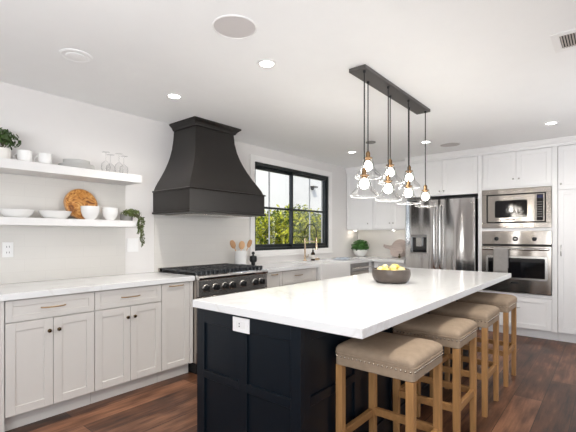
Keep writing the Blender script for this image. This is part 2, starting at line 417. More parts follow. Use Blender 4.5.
def door(x0, x1, z0, z1, parent, m, name='door', knobat=None, km='knob', fr=.055, pullat=None, y=0):
    o = shaker(x0+G, x1-G, z0+G, z1-G, y, fr).build(name, m, parent, bevel=.0012, seg=1)
    if knobat: knob(knobat[0], knobat[1], o, km, .011 if km == 'chrome' else .014)
    if pullat: pull(pullat[0], pullat[1], pullat[2], o, pullat[3], len(pullat) > 4)
    return o
def carcass(x0, x1, depth, z0, z1, parent, m, toe=True, holes=False):
    MB().box(x0+.0006, x1-.0006, .0205, depth, z0, z1).build('body', m, parent)
    if toe: MB().box(x0+.0006, x1-.0006, .072, depth-.05, 0.0005, z0-.0005).build('toe_kick', m, parent)
FL = (0, 2.995, 0); DEP = .605
# left run
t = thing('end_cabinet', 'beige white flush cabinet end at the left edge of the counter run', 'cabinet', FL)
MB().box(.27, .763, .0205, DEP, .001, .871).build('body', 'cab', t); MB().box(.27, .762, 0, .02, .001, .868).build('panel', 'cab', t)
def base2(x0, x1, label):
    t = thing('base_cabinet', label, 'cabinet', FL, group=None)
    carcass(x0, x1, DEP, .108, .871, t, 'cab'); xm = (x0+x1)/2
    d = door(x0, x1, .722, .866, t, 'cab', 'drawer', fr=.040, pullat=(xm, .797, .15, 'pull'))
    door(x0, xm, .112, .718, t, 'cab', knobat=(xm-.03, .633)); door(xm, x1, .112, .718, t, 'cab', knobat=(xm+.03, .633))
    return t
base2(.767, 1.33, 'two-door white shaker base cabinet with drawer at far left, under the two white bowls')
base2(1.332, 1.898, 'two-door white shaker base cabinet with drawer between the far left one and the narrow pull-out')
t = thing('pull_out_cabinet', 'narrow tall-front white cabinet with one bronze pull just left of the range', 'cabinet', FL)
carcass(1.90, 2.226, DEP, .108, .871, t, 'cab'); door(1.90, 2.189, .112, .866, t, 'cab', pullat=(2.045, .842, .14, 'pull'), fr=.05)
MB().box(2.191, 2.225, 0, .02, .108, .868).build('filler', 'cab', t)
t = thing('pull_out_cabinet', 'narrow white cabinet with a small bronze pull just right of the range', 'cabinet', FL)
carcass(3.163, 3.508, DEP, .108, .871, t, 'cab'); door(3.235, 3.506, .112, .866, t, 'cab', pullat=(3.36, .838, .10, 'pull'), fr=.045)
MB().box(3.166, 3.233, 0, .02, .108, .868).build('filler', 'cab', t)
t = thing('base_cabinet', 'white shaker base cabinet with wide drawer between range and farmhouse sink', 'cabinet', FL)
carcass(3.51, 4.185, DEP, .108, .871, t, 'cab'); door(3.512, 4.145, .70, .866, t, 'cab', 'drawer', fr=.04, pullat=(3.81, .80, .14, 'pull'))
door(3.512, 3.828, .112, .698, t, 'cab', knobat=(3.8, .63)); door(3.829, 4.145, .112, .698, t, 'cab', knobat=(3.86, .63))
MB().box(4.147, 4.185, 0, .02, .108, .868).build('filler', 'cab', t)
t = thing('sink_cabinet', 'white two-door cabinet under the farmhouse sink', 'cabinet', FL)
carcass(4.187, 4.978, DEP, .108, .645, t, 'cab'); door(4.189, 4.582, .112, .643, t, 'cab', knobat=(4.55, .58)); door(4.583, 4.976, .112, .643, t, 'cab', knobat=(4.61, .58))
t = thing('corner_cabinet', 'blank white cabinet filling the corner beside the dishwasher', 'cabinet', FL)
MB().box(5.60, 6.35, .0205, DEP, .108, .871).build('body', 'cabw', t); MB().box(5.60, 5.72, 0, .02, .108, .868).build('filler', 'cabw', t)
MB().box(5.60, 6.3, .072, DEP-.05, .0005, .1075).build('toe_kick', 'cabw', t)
# counters
tag(MB().box(.25, 2.228, 2.965, WL-.0075, .872, .915).build('countertop', 'quartz', bevel=.003), 'white quartz countertop on the cabinets left of the range', 'countertop')
g = MB()
g.box(3.163, 4.205, 2.965, WL-.0075, .872, .915).box(4.2051, 4.9599, 3.44, WL-.0075, .872, .915).box(4.96, WB-.0075, 2.965, WL-.0075, .872, .915)
g.box(5.694, WB-.0075, 2.428, 2.9649, .872, .915)
tag(g.build('corner_countertop', 'quartz'), 'white quartz countertop wrapping the corner around the farmhouse sink', 'countertop')

# range
t = thing('range', 'stainless steel professional gas range under the dark hood', 'range', (2.232, 2.92, 0)); RW = .926
MB().box(0, RW, .03, .67, .10, .895).build('body', 'steelh', t, bevel=.003)
MB().box(.002, RW-.002, .0, .029, .722, .868).build('control_panel', 'rsteel', t, bevel=.002)
g = MB(); g.rings([[(x, y, z) for y, z in ((.0, .869), (-.012, .878), (-.015, .895), (-.008, .912), (.01, .918), (.05, .918), (.05, .8955), (.03, .8955), (.029, .869))] for x in (0, RW)])
g.build('bullnose', 'steel', t, bevel=.002)
d = MB().box(.002, RW-.002, .0, .0295, .20, .715).build('oven_door', 'steelh', t, bevel=.003)
MB().box(.15, RW-.15, -.003, -.0003, .33, .58).build('oven_window', 'blackglass', d)
MB().tube([(.06, -.05, .655), (RW-.06, -.05, .655)], .013, 12).tube([(.09, -.05, .655), (.09, 0, .655)], .008, 8).tube([(RW-.09, -.05, .655), (RW-.09, 0, .655)], .008, 8).build('handle', 'steel', d, smooth=True)
MB().box(.01, RW-.01, .05, .60, .001, .099).build('kick', 'black', t)
MB().box(.004, RW-.004, .051, .665, .896, .917).build('cooktop', 'black', t)
MB().box(0, RW, .64, .667, .918, .955).build('rear_trim', 'steelh', t)
for px in (.085, .20, .315, .41, .555, .735, .83):
    g = MB(); prof = [(.030, -.001), (.030, -.008), (.026, -.010), (.026, -.034), (.021, -.040)]
    g.rings([[(px+a*math.cos(2*PI*k/16), b, .795+a*math.sin(2*PI*k/16)) for k in range(16)] for a, b in prof])
    g.box(px-.006, px+.006, -.052, -.0395, .770, .820)
    kn = g.build('knob', 'black', t, smooth=True, bevel=.001)
    g = MB(); g.rings([[(px+a*math.cos(2*PI*k/20), b, .795+a*math.sin(2*PI*k/20)) for k in range(20)] for a, b in ((.036, -.0006), (.036, -.005), (.032, -.008), (.031, -.008))], cap1=False)
    g.build('bezel', 'chrome', kn, smooth=True)
for gx in range(3):
    g = MB(); x0 = .015+gx*.3; x1 = x0+.296
    zt = .951
    for yy in (.07, .205, .345, .485, .62): g.box(x0, x1, yy-.006, yy+.006, zt-.016, zt)
    for xx in (x0+.006, x0+.085, (x0+x1)/2, x1-.085, x1-.006): g.box(xx-.006, xx+.006, .07, .62, zt-.014, zt+.002)
    for xx in (x0+.012, x1-.012):
        for yy in (.075, .345, .615): g.box(xx-.008, xx+.008, yy-.008, yy+.008, .9175, zt-.01)
    for k_ in range(6):
        xx = x0+.014+k_*.0536; g.box(xx-.009, xx+.009, .052, .082, .9175, zt+.004); g.box(xx-.007, xx+.007, .30, .39, zt-.01, zt+.006)
    gr = g.build('grate', 'iron', t, bevel=.0015, seg=1)
    for yy in (.19, .50):
        MB().lathe([(.05, .9175), (.05, .925), (.035, .926), (.033, .933), (.01, .934)], ((x0+x1)/2, yy, 0), 18).build('burner', 'iron', gr, smooth=True)

# hood
t = thing('range_hood', 'dark bronze curved range hood with crown above the stainless range', 'hood', (2.686, WL-.0005, 0))
def hring(hw, dp, z): return [(-hw, 0, z), (-hw, -dp, z), (hw, -dp, z), (hw, 0, z)]
prof = [(.494, .602, 1.742), (.480, .588, 1.78), (.452, .562, 1.83), (.408, .523, 1.90), (.366, .488, 1.975), (.330, .455, 2.05), (.303, .43, 2.12), (.281, .405, 2.20), (.264, .385, 2.30), (.256, .378, 2.395)]
fine = []
for i in range(len(prof)-1):
    fine.append(prof[i]); 
fine.append(prof[-1])
MB().rings([hring(*p) for p in fine]).build('chimney', 'bronze', t, smooth=True)
g = MB().rings([hring(.503, .612, 1.512), hring(.503, .612, 1.7245)])
g.build('apron', 'bronze', t)
MB().rings([hring(.512, .621, 1.725), hring(.515, .625, 1.733), hring(.505, .615, 1.7415)]).build('top_bead', 'bronze', t)
MB().rings([hring(.506, .615, 1.526), hring(.515, .625, 1.521), hring(.515, .625, 1.505), hring(.502, .613, 1.503)]).build('bottom_bead', 'bronze', t)
MB().rings([hring(.258, .382, 2.3955), hring(.272, .394, 2.402), hring(.275, .398, 2.412), hring(.288, .410, 2.430), hring(.306, .430, 2.445), hring(.314, .438, 2.450), hring(.314, .438, 2.466)]).build('crown', 'bronze', t)
MB().box(-.40, .40, -.52, -.06, 1.496, 1.5025).build('filter', 'steelh', t)

# farmhouse sink
t = thing('farmhouse_sink', 'white apron front farmhouse sink under the black window', 'sink', (4.212, 2.93, 0)); sw = .742
MB().box(0, sw, 0, .03, .66, .918).build('apron', 'ceram', t, bevel=.006)
g = MB().box(0, .022, .031, .50, .66, .905).box(sw-.022, sw, .031, .50, .66, .905).box(.0225, sw-.0225, .478, .50, .66, .905).box(.0225, sw-.0225, .031, .4775, .66, .685)
g.build('basin', 'ceram', t, bevel=.004)
# faucet
t = thing('faucet', 'tall brushed gold bridge faucet with curved spout before the window', 'faucet', (4.61, 3.50, .9155))
MB().lathe([(.028, 0), (.028, .008), (.018, .014), (.016, .07), (.012, .075), (.012, .33)], n=16).build('riser', 'gold', t, smooth=True)
pts = [(0, 0, .331)]+[(0, -.104+.104*math.cos(a), .41+.13*math.sin(a)) for a in [PI*k/12 for k in range(13)]]+[(0, -.208, .345)]
MB().tube(pts, .006, 8).build('spout', 'black', t, smooth=True)
MB().lathe([(.011, .345), (.013, .33), (.014, .24), (.02, .20), (.019, .17)], (0, -.208, 0), 14).build('spray_head', 'gold', t, smooth=True)
MB().tube([(0, -.01, .285), (0, -.198, .285)], .006, 8).build('spout_holder', 'gold', t, smooth=True)
MB().tube([(.016, 0, .05), (.075, 0, .055), (.08, 0, .09)], .006, 8).build('lever', 'gold', t, smooth=True)
# soap bottle
t = thing('soap_bottle', 'dark amber soap bottle with black pump beside the gold faucet', 'bottle', (4.70, 3.42, .9155))
MB().lathe([(.03, 0), (.033, .005), (.033, .10), (.026, .12), (.013, .128), (.013, .14)], n=18).build('bottle', 'amber', t, smooth=True)
MB().lathe([(.0338, .03), (.0338, .085)], n=18, cap0=False, cap1=False).build('paper_label', 'paper', t, smooth=True)
MB().lathe([(.015, .1405), (.015, .155), (.005, .157), (.005, .185)], n=12).tube([(0, 0, .186), (-.035, -.02, .184)], .005, 8).build('pump', 'black', t, smooth=True)
# small gold dish beside
tag(MB().lathe([(.006, 0), (.034, .002), (.04, .03), (.037, .03), (.031, .006), (.004, .005)], n=18).build('gold_dish', 'gold', smooth=True, loc=(4.84, 3.44, .9155)), 'small gold cup right of the soap bottle by the sink', 'cup')
# folded cloth right of sink
def cloth_patch(name, cx, cy, z, sx, sy, m, rz, seed, label, cat):
    rnd = random.Random(seed); g = MB(); n = 14; V = []
    ph = [rnd.uniform(0, 6) for _ in range(4)]
    for i in range(n+1):
        row = []
        for j in range(n+1):
            u, v = i/n-.5, j/n-.5
            h = .012+.010*math.sin(9*u+ph[0])*math.cos(7*v+ph[1])+.006*math.sin(17*v+ph[2]+4*u)
            if abs(u) > .46 or abs(v) > .46: h = .004
            row.append(g.bm.verts.new((u*sx, v*sy, max(.003, h))))
        V.append(row)
    for i in range(n):
        for j in range(n): g.bm.faces.new((V[i][j], V[i+1][j], V[i+1][j+1], V[i][j+1]))
    o = g.build(name, m, smooth=True, loc=(cx, cy, z), solid=.003); o.rotation_euler = (0, 0, rz)
    return tag(o, label, cat)
cloth_patch('dish_cloth', 5.28, 3.27, .9165, .34, .22, 'cloth2', .35, 3, 'crumpled blue grey dish cloth on the counter right of the sink', 'cloth')
cloth_patch('napkin', 5.60, 3.14, .9165, .22, .16, 'cloth', -.3, 5, 'pale folded napkin beyond the blue grey cloth near the corner', 'cloth')

# dishwasher
t = thing('dishwasher', 'stainless steel dishwasher with bar handle right of the sink', 'dishwasher', (4.985, 2.975, 0))
MB().box(.001, .609, .0205, .60, .10, .870).build('body', 'steelh', t)
MB().box(.003, .607, -.004, .02, .112, .745).build('door', 'steelh', t, bevel=.003)
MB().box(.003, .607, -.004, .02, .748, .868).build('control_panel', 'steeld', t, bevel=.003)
MB().tube([(.03, -.045, .80), (.58, -.045, .80)], .012, 12).tube([(.06, -.045, .80), (.06, -.004, .80)], .007, 8).tube([(.55, -.045, .80), (.55, -.004, .80)], .007, 8).build('handle', 'steel', t, smooth=True)
MB().box(.003, .607, .06, .5, .001, .099).build('kick', 'dark', t)

# ------------------------------------------------------------------ right (back wall) cabinets: local x runs from high y to low y, local y into the wall
RB = -PI/2
def bthing(name, label, cat, xf, ytop): return thing(name, label, cat, (xf, ytop, 0), RB)
t = bthing('base_cabinet', 'white base cabinet with drawer between the corner and the refrigerator', 'cabinet', 5.726, 2.965)
carcass(0, .534, .605, .108, .871, t, 'cabw'); door(.03, .532, .70, .866, t, 'cabw', 'drawer', fr=.04, pullat=(.28, .80, .12, 'chrome'))
door(.03, .28, .112, .698, t, 'cabw', knobat=(.25, .63), km='chrome'); door(.281, .532, .112, .698, t, 'cabw', knobat=(.31, .63), km='chrome')
# upper cabinets
t = bthing('upper_cabinet', 'white single door upper cabinet in the corner next to the window wall', 'cabinet', 5.945, 3.600)
carcass(0, .513, .403, 1.385, 2.371, t, 'cabw', toe=False); door(.006, .513, 1.402, 2.368, t, 'cabw', knobat=(.429, 1.49), km='chrome')
t = bthing('upper_cabinet', 'white two-door upper cabinet above the counter left of the refrigerator', 'cabinet', 5.945, 3.086)
carcass(0, .661, .403, 1.385, 2.371, t, 'cabw', toe=False); door(.001, .337, 1.402, 2.368, t, 'cabw', knobat=(.307, 1.49), km='chrome'); door(.337, .66, 1.402, 2.368, t, 'cabw', knobat=(.368, 1.49), km='chrome')
# refrigerator surround
t = bthing('refrigerator_cabinet', 'white two-door cabinet above the refrigerator with side panel', 'cabinet', 5.726, 2.422)
MB().box(.016, 1.022, .0205, .62, 1.86, 2.371).build('body', 'cabw', t)
MB().box(0, .0155, .02, .625, .001, 2.371).build('side_panel', 'cabw', t)
door(.07, .545, 1.862, 2.368, t, 'cabw', knobat=(.515, 1.925), km='chrome'); door(.545, 1.018, 1.862, 2.368, t, 'cabw', knobat=(.575, 1.925), km='chrome')
MB().box(0, .068, 0, .02, 1.862, 2.368).build('filler', 'cabw', t)
# refrigerator
t = bthing('refrigerator', 'stainless steel french door refrigerator with ice dispenser', 'refrigerator', 5.63, 2.385)
MB().box(.004, .962, .056, .70, .02, 1.795).build('body', 'black', t)
def fdoor(x0, x1, z0, z1, hole=None):
    g = MB(); n = 12
    def bul(x): s_ = (x-x0)/(x1-x0); return -.012*(1-(2*s_-1)**2)
    def strip(xa, xb, za, zb, k=6):
        xs = [xa+(xb-xa)*i/k for i in range(k+1)]
        g.rings([[(x, bul(x), z) for x in xs]+[(x, .052, z) for x in reversed(xs)] for z in (za, zb)])
    if hole:
        a, b_, c, d_ = hole
        strip(x0, a, z0, z1, 3); strip(b_, x1, z0, z1, 4); strip(a, b_, z0, c, 4); strip(a, b_, d_, z1, 4)
    else: strip(x0, x1, z0, z1, 12)
    return g
ld = fdoor(.002, .483, .70, 1.80, (.085, .325, 1.03, 1.30)).build('door', 'steel', t, smooth=True)
g = MB().box(.0855, .3245, .035, .051, 1.031, 1.299)
ds = g.build('dispenser', 'blackglass', ld)
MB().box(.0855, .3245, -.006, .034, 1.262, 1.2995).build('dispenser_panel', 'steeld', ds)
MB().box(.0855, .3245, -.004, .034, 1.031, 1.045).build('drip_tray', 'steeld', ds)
MB().box(.165, .245, .0, .0345, 1.13, 1.261).build('paddle', 'chrome', ds)
rd = fdoor(.487, .966, .70, 1.80).build('door', 'steel', t, smooth=True)
fz = fdoor(.002, .966, .09, .692).build('freezer_drawer', 'steel', t, smooth=True)
def fh(x, parent):
    g = MB(); pts = [(x, -.008, .80), (x, -.055, .84)]+[(x, -.06-.008*math.sin(PI*k/8), .88+.76*k/8) for k in range(9)]+[(x, -.055, 1.69), (x, -.008, 1.73)]
    g.tube(pts, .0125, 12); g.build('handle', 'steel', parent, smooth=True)
fh(.445, ld); fh(.525, rd)
MB().tube([(.08, -.01, .60), (.12, -.055, .60), (.85, -.055, .60), (.89, -.01, .60)], .0125, 12).build('handle', 'steel', fz, smooth=True)
MB().box(.30, .97, .02, .12, 1.802, 1.822).build('hinge_cover', 'black', t)
MB().box(.915, .938, -.0105, -.0075, 1.735, 1.758).build('badge', 'steeld', rd)

# oven tower
t = bthing('oven_cabinet', 'tall white cabinet housing the built-in microwave and oven', 'cabinet', 5.726, 1.398)
TW = .89
g = MB().box(0, .046, 0, .625, .108, 2.371).box(.837, TW, 0, .625, .108, 2.371).box(.0461, .8369, .0205, .625, 1.90, 2.371)
g.box(.0461, .8369, .004, .625, 1.350, 1.383).box(.0461, .8369, .0205, .625, .108, .508).box(.0461, .8369, .004, .625, .5081, .548).box(.0461, .8369, .60, .625, .5481, 1.8999)
g.build('body', 'cabw', t)
MB().box(0, TW, .06, .60, .0005, .1075).build('toe_kick', 'cabw', t)
door(.067, .450, 1.917, 2.368, t, 'cabw', knobat=(.42, 2.015), km='chrome'); door(.450, .835, 1.917, 2.368, t, 'cabw', knobat=(.483, 2.015), km='chrome')
MB().box(.048, .835, .004, .02, 1.898, 1.915).build('rail', 'cabw', t)
door(.048, .835, .112, .506, t, 'cabw', 'drawer', fr=.06, pullat=(.4415, .37, .10, 'chrome'))
# microwave
t = bthing('microwave', 'built-in stainless steel microwave with black control strip above the oven', 'microwave', 5.722, 1.35)
MB().box(.05, .73, .03, .45, 1.40, 1.88).build('body', 'black', t)
g = MB(); W_ = .784
g.box(.001, W_-.001, -.008, .02, 1.386, 1.450).box(.001, W_-.001, -.008, .02, 1.826, 1.893).box(.001, .058, -.008, .02, 1.4501, 1.8259).box(W_-.058, W_-.001, -.008, .02, 1.4501, 1.8259)
tr = g.build('trim_kit', 'steelh', t, bevel=.002)
MB().box(.062, .722, .004, .0285, 1.455, 1.821).build('shadow_gap', 'dark', t)
dr = MB().box(.075, .612, -.010, .0035, 1.465, 1.812).build('door', 'steelh', t, bevel=.003)
g = MB(); g.rings([[(p[0], y, p[1]) for p in [(a[0], a[1]) for a in rrect(.185, .112, .02, 0, 5, .345, 1.632)]] for y in (-.0125, -.0102)])
wd = g.build('window', 'blackglass', dr)
MB().box(.28, .39, -.0125, -.0105, 1.487, 1.499).build('badge', 'black', dr)
cp = MB().box(.615, .712, -.010, .0035, 1.465, 1.812).build('control_strip', 'steelh', t, bevel=.002)
k = MB().box(.628, .700, -.0125, -.0102, 1.475, 1.805).build('keypad', 'blackglass', cp)
MB().box(.634, .694, -.0135, -.0127, 1.755, 1.79).build('display', 'display', k)
g = MB()
for r_ in range(7):
    for c_ in range(3): g.box(.637+c_*.020, .650+c_*.020, -.0134, -.0127, 1.52+r_*.03, 1.530+r_*.03)
g.build('buttons', 'darkvent', k)
# oven
t = bthing('wall_oven', 'built-in stainless steel wall oven with three black knobs and bar handle', 'oven', 5.722, 1.35)
MB().box(.02, .76, .03, .56, .565, 1.335).build('body', 'black', t)
cpn = MB().box(.001, W_-.001, -.010, .025, 1.175, 1.347).build('control_panel', 'steelh', t, bevel=.003)
for i, kx in enumerate((.18, .397, .605)):
    rr = .026 if i != 1 else .032
    g = MB(); pf = [(rr, -.0105), (rr, -.018), (rr*.8, -.02), (rr*.8, -.036), (rr*.6, -.040)] if i != 1 else [(rr, -.0105), (rr, -.018), (rr*.85, -.0185), (rr*.8, -.017)]
    g.rings([[(kx+a*math.cos(2*PI*q_/18), b_, 1.245+a*math.sin(2*PI*q_/18)) for q_ in range(18)] for a, b_ in pf])
    if i != 1: g.box(kx-.004, kx+.004, -.05, -.0395, 1.225, 1.265)
    kb = g.build('knob' if i != 1 else 'clock', 'black', cpn, smooth=True)
    if i == 1: MB().box(kx-.014, kx+.014, -.0192, -.0187, 1.240, 1.252).build('display', 'chrome', kb)
MB().box(.004, W_-.004, -.004, .025, 1.152, 1.173).build('vent_gap', 'dark', t)
dr = MB().box(.001, W_-.001, -.018, .025, .56, 1.150).build('door', 'steelh', t, bevel=.003)
g = MB(); g.rings([[(a[0], y, a[1]) for a in rrect(.345, .152, .028, 0, 6, .40, .875)] for y in (-.024, -.0182)])
fr_ = g.build('window_trim', 'chrome', dr, bevel=.003)
g = MB(); g.rings([[(a[0], y, a[1]) for a in rrect(.318, .125, .012, 0, 5, .40, .875)] for y in (-.0262, -.0242)])
g.build('window', 'blackglass', fr_)
MB().box(.345, .437, -.0205, -.0185, .672, .694).build('badge', 'black', dr)
MB().tube([(.02, -.072, 1.115), (.765, -.072, 1.115)], .015, 14).box(.03, .06, -.072, -.0185, 1.104, 1.126).box(.725, .755, -.072, -.0185, 1.104, 1.126).build('handle', 'steel', dr, smooth=True)
# towel over oven handle
g = MB(); ncol = 10; path = []
for k_ in range(9): path.append((-.091-.002*math.sin(k_*.9), .80+.31*k_/8))
for k_ in range(1, 6):
    a = PI-PI*k_/6; path.append((-.072+.0185*math.cos(a), 1.115+.0185*math.sin(a)))
for k_ in range(6): path.append((-.0535, 1.11-.24*k_/5))
rows = []
for (yy, zz) in path:
    rows.append([g.bm.verts.new((.158+.168*c_/ncol, yy-.0025*math.sin(c_*1.3)*(1 if yy < -.08 and zz < 1.09 else 0), zz)) for c_ in range(ncol+1)])
for a, b_ in zip(rows, rows[1:]):
    for c_ in range(ncol): g.bm.faces.new((a[c_], a[c_+1], b_[c_+1], b_[c_]))
o = g.build('kitchen_towel', 'oventowel', smooth=True, loc=(5.722, 1.35, 0), solid=.003); o.rotation_euler = (0, 0, RB)
tag(o, 'grey kitchen towel hanging over the wall oven handle', 'towel')
# pantry
t = bthing('pantry_cabinet', 'tall white pantry cabinet right of the ovens at the right edge', 'cabinet', 5.726, .506)
MB().box(.0005, .86, .0205, .625, .108, 2.371).build('body', 'cabw', t); MB().box(.0005, .86, .06, .60, .0005, .1075).build('toe_kick', 'cabw', t)
for (a, b_) in ((.004, .43), (.43, .856)):
    inner = a+.03 if a < .1 else b_-.03
    door(a, b_, 1.842, 2.368, t, 'cabw', knobat=(inner, 1.91), km='chrome')
    door(a, b_, .112, 1.838, t, 'cabw', pullat=(inner, 1.108, .13, 'chrome', 1))

# ------------------------------------------------------------------ floating shelves and their things
US = 1.835; LS = 1.42; SD = .30
tag(MB().box(.20, 1.89, WL-SD, WL-.0075, US-.068, US).build('floating_shelf', 'shelf', bevel=.002), 'upper thick white floating shelf holding plates and glasses', 'shelf')
tag(MB().box(.20, 1.89, WL-SD, WL-.0075, LS-.056, LS).build('floating_shelf', 'shelf', bevel=.002), 'lower white floating shelf holding bowls and the round board', 'shelf')
def leaves(g, c, r, n, s0, s1, flat=.0, hollow=.5, rnd=random, up=.3):
    for i in range(n):
        d = Vector((rnd.gauss(0,1), rnd.gauss(0,1), rnd.gauss(0,1))).normalized()
        if d.z < -.55: d.z = -d.z
        k_ = hollow+(1-hollow)*rnd.random()
        p = Vector((c[0]+d.x*r[0]*k_, c[1]+d.y*r[1]*k_, c[2]+d.z*r[2]*k_))
        nn = (d+Vector((rnd.gauss(0,.5), rnd.gauss(0,.5), rnd.gauss(up,.5)))).normalized()
        u = nn.orthogonal().normalized(); v = nn.cross(u); a = rnd.uniform(0, 2*PI); u, v = u*math.cos(a)+v*math.sin(a), v*math.cos(a)-u*math.sin(a)
        s_ = rnd.uniform(s0, s1)
        A = [p-u*s_, p-u*s_*.3-v*s_*.5+nn*s_*.1, p+u*s_*.5-v*s_*.42+nn*s_*.08, p+u*s_, p+u*s_*.5+v*s_*.42+nn*s_*.08, p-u*s_*.3+v*s_*.5+nn*s_*.1]
        g.bm.faces.new([g.bm.verts.new(q_) for q_ in A])
t = thing('potted_plant', 'bushy dark green plant in a cream pot on the upper shelf at far left', 'plant', (.855, 3.45, US+.0005))
MB().lathe([(.05, 0), (.056, .004), (.066, .055), (.064, .09), (.058, .09), (.056, .07), (.004, .068)], n=24).build('pot', 'cream', t, smooth=True)
MB().lathe([(.004, .070), (.054, .071), (.054, .075), (.004, .078)], n=16).build('soil', 'soil', t)
g = MB(); leaves(g, (0, 0, .155), (.125, .11, .085), 420, .012, .022, hollow=.25); g.build('foliage', 'leaf', t)
g = MB()
for i in range(14): a = i*2.4; g.tube([(0.01*math.cos(a), .01*math.sin(a), .074), (.06*math.cos(a), .055*math.sin(a), .16)], .002, 5)
g.build('stems', 'stem', t)
def mug(x, y, label, rz, h=.085, r=.042):
    t = thing('mug', label, 'mug', (x, y, US+.0005), rz, 'white mugs on the upper shelf')
    MB().lathe([(r*.85, 0), (r*.92, .004), (r, h*.5), (r*.97, h), (r*.90, h), (r*.92, h*.5), (r*.8, .01), (.003, .008)], n=24).build('cup', 'ceram', t, smooth=True)
    pts = [(r*.9+.028*math.sin(PI*k/8), 0, h*.82-h*.62*k/8) for k in range(9)]
    MB().tube(pts, .005, 8).build('handle', 'ceram', t, smooth=True)
mug(1.01, 3.45, 'white mug beside the potted plant, left one of the two', 2.7, .098, .050)
mug(1.145, 3.44, 'white mug between the other mug and the plates, right one of the two', 2.7, .095, .048)
def plate(name, x, y, z, r, h, label, grp, m='ceram'):
    o = MB().lathe([(r*.5, 0), (r*.58, .002), (r*.75, h*.45), (r, h), (r*.98, h+.002), (r*.72, h*.6), (r*.55, .005), (.003, .004)], n=32).build(name, m, smooth=True, loc=(x, y, z))
    return tag(o, label, 'plate', grp)
pz = US+.0005; G1 = 'plates stacked on the upper shelf'
for i, r_ in enumerate((.137, .137, .137, .102, .102, .102)):
    lab = ['large white plate at the bottom of the stack on the upper shelf', 'large white plate second from the bottom of the plate stack', 'large white plate on top of the larger plates in the stack',
           'small white plate lowest of the three small ones in the stack', 'small white plate in the middle of the three small ones', 'small white plate topmost on the stack'][i]
    plate('plate', 1.385, 3.452, pz, r_, .018, lab, G1); pz += .0105 if i != 2 else .0165
def wineglass(x, y, label):
    h = .185
    o = MB().lathe([(.030, 0), (.036, .03), (.040, .055), (.034, .085), (.012, .105), (.004, .112), (.0035, .17), (.008, h-.006), (.034, h-.001), (.034, h), (.003, h)], n=22, cap0=False).build('wine_glass', 'glass', smooth=True, loc=(x, y, US+.0005),)
    return tag(o, label, 'glass', 'upside-down wine glasses on the upper shelf')
wineglass(1.615, 3.42, 'upside-down stemmed wine glass nearest the plates on the upper shelf')
wineglass(1.695, 3.50, 'upside-down wine glass at the back, second from the plates')
wineglass(1.725, 3.40, 'upside-down wine glass at the front, third from the plates')
wineglass(1.805, 3.47, 'upside-down wine glass nearest the right end of the upper shelf')
# lower shelf
lz = LS+.0005
for x, r_, lab in ((.955, .118, 'shallow white serving bowl at the left end of the lower shelf'), (1.22, .118, 'shallow white serving bowl next to the round burl board on the lower shelf')):
    o = MB().lathe([(r_*.55, 0), (r_*.62, .003), (r_*.86, .03), (r_, .062), (r_*.97, .063), (r_*.80, .032), (r_*.5, .010), (.003, .008)], n=36).build('serving_bowl', 'ceram', smooth=True, loc=(x, 3.445, lz))
    tag(o, lab, 'bowl', 'shallow serving bowls on the lower shelf')
t = thing('round_board', 'round burl wood board with bark edge leaning on the wall, lower shelf', 'board', (1.457, 3.505, lz))
def disc(r, a, b_, n=44, wob=0):
    g = MB(); rs = []
    for y in (a, b_): rs.append([((r+wob*math.sin(7*2*PI*k/n))*math.cos(2*PI*k/n), y, r+(r+wob*math.sin(5*2*PI*k/n))*math.sin(2*PI*k/n)) for k in range(n)])
    return g.rings(rs)
o1 = disc(.138, -.011, .011, wob=.0012).build('bark_rim', 'spoon', t, bevel=.002); o1.rotation_euler = (math.radians(-14), 0, 0); o1.location = (0, .0, .003)
g = MB(); g.rings([[(.129*math.cos(2*PI*k/44), y, .138+.129*math.sin(2*PI*k/44)) for k in range(44)] for y in (-.0135, -.0112)])
o2 = g.build('burl_face', 'burl', t); o2.rotation_euler = (math.radians(-14), 0, 0); o2.location = (0, 0, .003)
for x, r_, h_, lab in ((1.462, .072, .112, 'deep white bowl standing in front of the round burl board'), (1.632, .068, .108, 'deep white bowl between the burl board and the trailing plant')):
    o = MB().lathe([(r_*.48, 0), (r_*.52, .006), (r_*.8, .03), (r_*.97, h_*.6), (r_, h_), (r_*.93, h_), (r_*.9, h_*.6), (r_*.7, .03), (.003, .014)], n=32).build('deep_bowl', 'ceram', smooth=True, loc=(x, 3.375, lz))
    tag(o, lab, 'bowl', 'deep white bowls on the lower shelf')
t = thing('trailing_plant', 'trailing succulent in a dark pot spilling over the lower shelf end', 'plant', (1.805, 3.42, lz))
MB().lathe([(.045, 0), (.052, .004), (.056, .06), (.05, .06), (.048, .05), (.003, .048)], n=22).build('pot', 'darkvent', t, smooth=True)
g = MB(); leaves(g, (.035, -.02, .062), (.095, .085, .048), 460, .009, .015, hollow=.4)
rnd = random.Random(4)
strands = []
for (sx, sy, L_) in ((.040, -.132, .15), (.078, -.134, .27), (.092, -.132, .25), (.070, -.132, .22), (.048, -.130, .12), (.1, -.07, .2)):
    pts = [(0, -.03, .06), (sx*.6, sy*.7, .055), (sx, sy, .03)]+[(sx+.006*math.sin(k*1.3), sy, .03-(L_)*k/8) for k in range(1, 9)]
    strands.append(pts)
    for k in range(2, len(pts)-1):
        a = Vector(pts[k]); b_ = Vector(pts[k+1])
        for q_ in range(13):
            p = a.lerp(b_, rnd.random()); leaves(g, p, (.009, .006, .005), 1, .006, .010, rnd=rnd)
g.build('foliage', 'leaf2', t)
g = MB()
for p in strands: g.tube(p, .0015, 5)
g.build('stems', 'stem', t)

